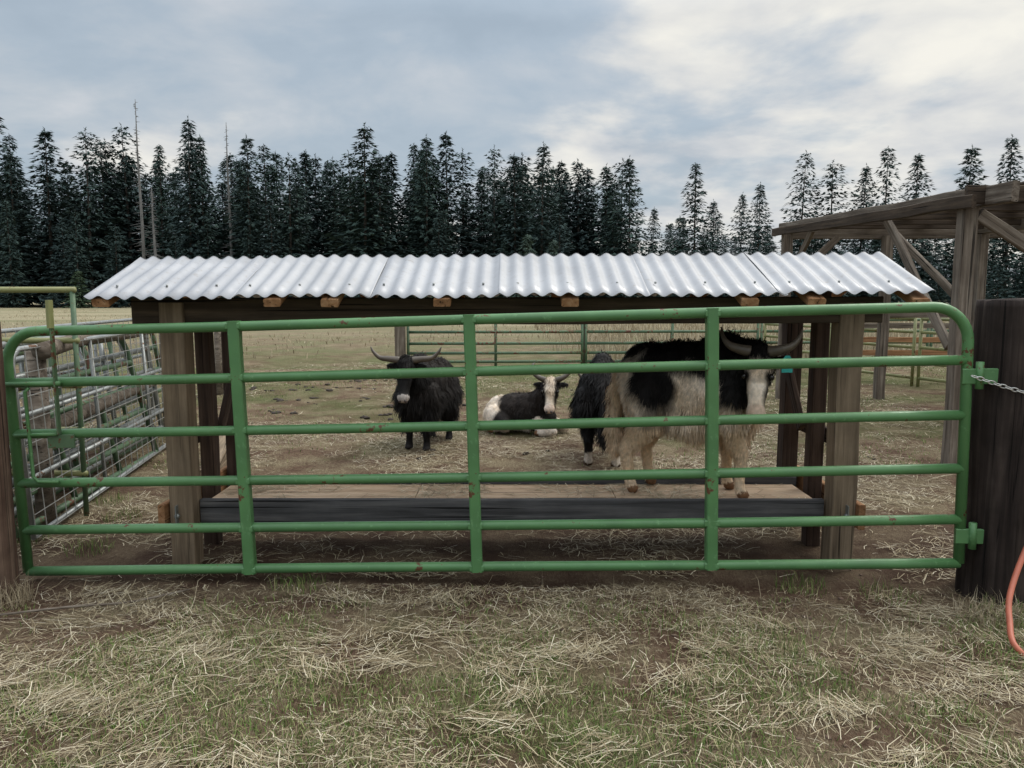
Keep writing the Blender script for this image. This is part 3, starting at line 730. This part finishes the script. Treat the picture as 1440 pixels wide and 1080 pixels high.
def legs(st=(0,0,0,0)):
    E=[]
    for sd,dh,df in ((1,st[0],st[1]),(-1,st[2],st[3])):
        E.append(('thigh',[(-.34,sd*.10,.60),(-.28+dh*.5,sd*.13,.44),(-.40+dh,sd*.12,.27)],[.15,.105,.052]))
        E.append(('leg',[(-.40+dh,sd*.12,.27),(-.375+dh,sd*.12,.09),(-.365+dh,sd*.12,.05)],[.048,.036,.04]))
        E.append(('hoof',[(-.36+dh,sd*.12-.012,.028),(-.335+dh,sd*.12-.012,.022)],[.034,.026]))
        E.append(('hoof',[(-.36+dh,sd*.12+.016,.028),(-.335+dh,sd*.12+.016,.022)],[.034,.026]))
        E.append(('thigh',[(.24,sd*.11,.58),(.22+df*.4,sd*.12,.42),(.24+df,sd*.115,.25)],[.14,.085,.05]))
        E.append(('leg',[(.24+df,sd*.115,.25),(.235+df,sd*.115,.09),(.245+df,sd*.115,.05)],[.046,.036,.04]))
        E.append(('hoof',[(.25+df,sd*.115-.012,.028),(.28+df,sd*.115-.012,.022)],[.034,.026]))
        E.append(('hoof',[(.25+df,sd*.115+.016,.028),(.28+df,sd*.115+.016,.022)],[.034,.026]))
    return E
def trunk(neck_to,hump=.84):
    return [('trunk',(-.34,0,.69),(.19,.19,.20)),('trunk',(-.18,0,.66),(.24,.215,.235)),('trunk',(.02,0,.63),(.27,.23,.25)),('trunk',(.2,0,.65),(.22,.20,.27)),
            ('trunk',(.17,0,hump-.02),(.19,.10,.13)),('trunk',(-.1,0,.80),(.26,.10,.10)),('trunk',(-.34,0,.80),(.14,.11,.09)),('brisket',(.30,0,.52),(.12,.11,.14)),
            ('neck',[(.26,0,.74),tuple(neck_to)],[.17,.115])]
TAIL=('tail',[(-.50,0,.76),(-.55,0,.62),(-.555,0,.40),(-.545,0,.26)],[.03,.035,.045,.03])
def lenf_std(P,tg,hc):
    L=np.full(len(P),.05); z=P[:,2]
    L[(tg=='trunk')&(z>.75)]=.06
    L[((tg=='trunk')|(tg=='thigh'))&(z<.60)]=.11
    L[(tg=='thigh')&(z<.40)]=.045
    L[tg=='brisket']=.13; L[tg=='neck']=.09; L[tg=='leg']=.02; L[tg=='hoof']=0; L[tg=='tail']=.13
    L[tg=='head']=.035; L[(tg=='head')&(hc[:,2]>.03)]=.06; L[tg=='face']=.012; L[tg=='muzzle']=.004; L[tg=='ear']=.035
    return L
def lenf_main(P,tg,hc):
    L=np.full(len(P),.045); z=P[:,2]
    L[(tg=='trunk')&(z>.76)]=.06
    L[((tg=='trunk'))&(z<.52)]=.12
    L[(tg=='thigh')]=.05; L[(tg=='thigh')&(z<.40)]=.028
    L[tg=='brisket']=.12; L[tg=='neck']=.06; L[tg=='leg']=.016; L[tg=='hoof']=0; L[tg=='tail']=.08
    L[tg=='head']=.025; L[(tg=='head')&(hc[:,2]>.04)&(hc[:,0]<.05)]=.05; L[tg=='face']=.008; L[tg=='muzzle']=.003; L[tg=='ear']=.03
    return L
def soft(v,w=.02): return np.clip(.5+v/w*.5,0,1)[:,None]
# --- main pied yak standing on the feeder floor
def col_main(P,tg,hc,w):
    x,y,z=P[:,0]+w*.07,P[:,1],P[:,2]+w*.08
    back=np.minimum(z-(.765-.04*np.clip((x+.1)*3,-1,1)),x+.49)
    flank=.145-np.sqrt(((x+.27)*1.0)**2+((z-.70)*.60)**2)
    sh=np.minimum(x-.15,z-.56)
    v=np.maximum.reduce([back,flank,sh])
    k=soft(v,.03); low=soft(.54-P[:,2],.3); base=WHT*(1-low)+CRM*low
    c=BLK*k+base*(1-k)
    lg=(tg=='leg')|((tg=='thigh')&(P[:,2]<.42)); c[lg]=CRM; c[tg=='hoof']=HOOF; c[tg=='tail']=CRM
    h=np.isin(tg,['head','face','muzzle']); 
    bl=soft(.056+.008*np.sin(hc[:,0]*20)-np.abs(hc[:,1])+w*.012,.012)*soft(hc[:,0]-.02,.03)
    eyep=soft(.030-np.sqrt((hc[:,0]-.105)**2+(np.abs(hc[:,1])-.072)**2),.012); bl=bl*(1-eyep)
    hcx=WHT*bl+BLK*(1-bl); c[h]=hcx[h]
    mz=tg=='muzzle'; c[mz]=(WHT*.55+PNK*.45)
    c[tg=='ear']=BLK; nk=(tg=='neck'); c[nk]=BLK
    br=(tg=='brisket'); c[br]=CRM
    return c
el=trunk((.38,-.13,.80),.85)+legs(st=(.05,-.02,-.06,.06))+[TAIL]
build_yak((1.09,4.50,.333),math.radians(-14),el,dict(poll=(.39,-.21,.805),f=(-.08,-.46,-.85),scale=1.05),[(-.03,.055,.05),(-.035,.12,.07),(-.055,.18,.075),(-.10,.22,.075),(-.16,.235,.07)],col_main,62000,lenf_main,1,True,(.86,.95,1.0))
# --- black yak facing the camera
def col_blk(P,tg,hc,w):
    c=np.tile(BLK*1.1,(len(P),1)); hi=soft(P[:,2]-.75+w*.1,.3); c=c*(1-hi)+BRN*.35*hi
    h=np.isin(tg,['head','face','muzzle','ear','neck']); c[h]=BLK
    c[tg=='hoof']=BLK*2; mz=(hc[:,0]>.285)&h; c[mz]=np.array([.42,.39,.37]); return c
def lenf_blk(P,tg,hc):
    L=lenf_std(P,tg,hc); L[(tg=='head')&(hc[:,0]<.04)]=.085; L[tg=='neck']=.10; L[((tg=='trunk')|(tg=='thigh'))&(P[:,2]<.62)]=.13; return L
el=trunk((.46,0,.84),.86)+legs(st=(.02,.04,-.05,-.02))+[TAIL]
build_yak((-.85,7.6,0),math.radians(-106),el,dict(poll=(.55,.02,.87),f=(.55,.12,-.82),scale=1.12),[(-.03,.06,.05),(-.04,.15,.055),(-.05,.24,.06),(-.09,.30,.09),(-.13,.325,.11)],col_blk,34000,lenf_blk,2,False,(.95,.90,.97))
# --- black yak seen from behind with white socks
def col_sock(P,tg,hc,w):
    c=np.tile(BLK,(len(P),1)); c[tg=='hoof']=HOOF*.4; c[(tg=='leg')&(P[:,2]<.11+w*.03)]=WHT*.7; return c
def lenf_rear(P,tg,hc):
    L=lenf_blk(P,tg,hc); L[tg=='tail']=.10; L[(tg=='thigh')&(P[:,2]<.45)]=.05; return L
el=trunk((.48,.02,.62),.86)+legs(st=(.03,0,-.05,.03))+[TAIL]
build_yak((.83,7.0,0),math.radians(84),el,dict(poll=(.56,.02,.60),f=(.75,.0,-.6)),[(-.03,.06,.05),(-.04,.15,.07),(-.06,.20,.10),(-.1,.21,.14)],col_sock,26000,lenf_rear,3)
# --- lying yak
def col_lie(P,tg,hc,w):
    x,z=P[:,0]+w*.06,P[:,2]+w*.06
    c=np.tile(BLK*1.4,(len(P),1)); 
    v=np.maximum(np.minimum(-.25-x,.40-z+0*x),np.minimum.reduce([.09-z,x+.25,.12-x])); k=soft(v,.03); c=c*(1-k)+WHT*k
    hi=soft(P[:,2]-.3,.25); c=c+(BRN*.4)*hi*(1-k)
    h=np.isin(tg,['head','face','muzzle']); bl=soft(.046-np.abs(hc[:,1])+w*.01,.012)
    q=WHT*bl+BLK*(1-bl); c[h]=q[h]; c[(tg=='muzzle')]=WHT*.5+PNK*.5; c[tg=='hoof']=HOOF; c[tg=='leg']=WHT*.8
    c[tg=='ear']=BLK; return c
def lenf_lie(P,tg,hc):
    L=lenf_std(P,tg,hc); L[tg=='trunk']=.045; L[tg=='thigh']=.035; L[tg=='brisket']=.06; L[tg=='neck']=.05; return L
el=[('trunk',(-.32,0,.21),(.19,.20,.18)),('trunk',(-.15,0,.23),(.24,.22,.20)),('trunk',(.05,0,.24),(.22,.20,.21)),('trunk',(.16,0,.33),(.16,.10,.14)),('trunk',(-.1,0,.35),(.22,.09,.08)),
    ('neck',[(.16,0,.32),(.30,-.05,.47)],[.16,.11]),('brisket',(.24,0,.18),(.11,.12,.14)),
    ('thigh',[(-.32,-.15,.18),(-.12,-.24,.12)],[.13,.08]),('leg',[(-.12,-.24,.10),(-.30,-.27,.05)],[.05,.035]),('hoof',[(-.31,-.27,.04),(-.27,-.29,.035)],[.035,.03]),
    ('thigh',[(-.32,.15,.16),(-.12,.22,.10)],[.12,.07]),
    ('leg',[(.22,-.12,.14),(.42,-.14,.07),(.27,-.17,.045)],[.075,.045,.035]),('hoof',[(.26,-.17,.04),(.23,-.17,.035)],[.035,.03]),
    ('leg',[(.22,.12,.14),(.42,.14,.07),(.27,.17,.045)],[.075,.045,.035])]
build_yak((.16,8.35,.0),math.radians(-33),el,dict(poll=(.36,-.09,.555),f=(.25,-.54,-.74),scale=1.0),[(-.03,.06,.05),(-.05,.13,.07),(-.10,.19,.09),(-.18,.20,.10),(-.22,.18,.09)],col_lie,24000,lenf_lie,4)

# ------------------------------------------------------------------ light
EL=math.radians(52); AZ=math.radians(62)   # sun to the right and slightly behind, measured from +Y toward +X
sd=bpy.data.lights.new('sun','SUN'); sd.energy=1.4; sd.angle=math.radians(24); sd.color=(1,.96,.89)
so=bpy.data.objects.new('sun',sd); link(so)
dirv=Vector((math.sin(AZ)*math.cos(EL),math.cos(AZ)*math.cos(EL),math.sin(EL)))
so.rotation_euler=dirv.to_track_quat('Z','Y').to_euler(); so.location=(5,10,20)
W=bpy.data.worlds.new('World'); scene.world=W; W.use_nodes=True; nt=W.node_tree; nt.nodes.clear()
out=nt.nodes.new('ShaderNodeOutputWorld'); sky=nt.nodes.new('ShaderNodeTexSky'); sky.sky_type='NISHITA'; sky.sun_disc=False
sky.sun_elevation=EL; sky.sun_rotation=AZ; sky.air_density=1.2; sky.dust_density=2.0
b1=nt.nodes.new('ShaderNodeBackground'); b1.inputs[1].default_value=.10; nt.links.new(sky.outputs[0],b1.inputs[0])
tc=nt.nodes.new('ShaderNodeTexCoord'); sp=nt.nodes.new('ShaderNodeSeparateXYZ'); nt.links.new(tc.outputs['Generated'],sp.inputs[0])
zz=math_(nt,'ADD',math_(nt,'MAXIMUM',sp.outputs['Z'],0.0),.22)
cb=nt.nodes.new('ShaderNodeCombineXYZ'); nt.links.new(math_(nt,'DIVIDE',sp.outputs['X'],zz),cb.inputs[0]); nt.links.new(math_(nt,'DIVIDE',sp.outputs['Y'],zz),cb.inputs[1]); cb.inputs[2].default_value=3.1
n1=noise(nt,cb.outputs[0],1.25,9,.52,.15); n2=noise(nt,cb.outputs[0],2.4,10,.54,.25)
side=math_(nt,'MULTIPLY',sp.outputs['X'],.20)
cm=ramp(nt,math_(nt,'ADD',n1,side),[(.47,(0,0,0)),(.58,(1,1,1))],'EASE')
shade=ramp(nt,math_(nt,'ADD',math_(nt,'MULTIPLY',n2,1.1),math_(nt,'ADD',math_(nt,'MULTIPLY',n1,.35),side)),[(.55,(.52,.56,.61)),(.70,(.65,.67,.69)),(.82,(.77,.77,.75)),(.98,(.92,.90,.83))])
veil=ramp(nt,math_(nt,'ADD',math_(nt,'MULTIPLY',n2,1.0),math_(nt,'MULTIPLY',sp.outputs['Z'],.35)),[(.40,(.40,.48,.56)),(.54,(.45,.53,.61)),(.68,(.56,.61,.66)),(.80,(.68,.70,.73))])
cc=mixc(nt,cm,veil,shade)
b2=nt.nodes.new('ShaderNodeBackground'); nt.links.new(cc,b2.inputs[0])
# an overcast sky is brightest towards the zenith
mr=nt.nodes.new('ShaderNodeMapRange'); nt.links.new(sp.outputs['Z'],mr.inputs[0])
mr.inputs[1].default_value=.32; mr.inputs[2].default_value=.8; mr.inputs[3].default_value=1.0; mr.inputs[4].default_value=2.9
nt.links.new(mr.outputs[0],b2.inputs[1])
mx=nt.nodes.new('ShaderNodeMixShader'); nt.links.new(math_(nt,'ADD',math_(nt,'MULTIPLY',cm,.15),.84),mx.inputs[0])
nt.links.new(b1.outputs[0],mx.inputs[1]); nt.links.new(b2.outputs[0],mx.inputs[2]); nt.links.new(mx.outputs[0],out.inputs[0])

# ------------------------------------------------------------------ camera
cd=bpy.data.cameras.new('camera'); cd.lens=27; cd.sensor_width=36; cd.clip_end=4000; cd.clip_start=.05
co_=bpy.data.objects.new('camera',cd); co_.location=(0,0,1.5); co_.rotation_euler=(math.radians(90-6.6),0,0); link(co_)
scene.camera=co_
scene.view_settings.view_transform='Standard'; scene.view_settings.look='None'; scene.view_settings.exposure=0
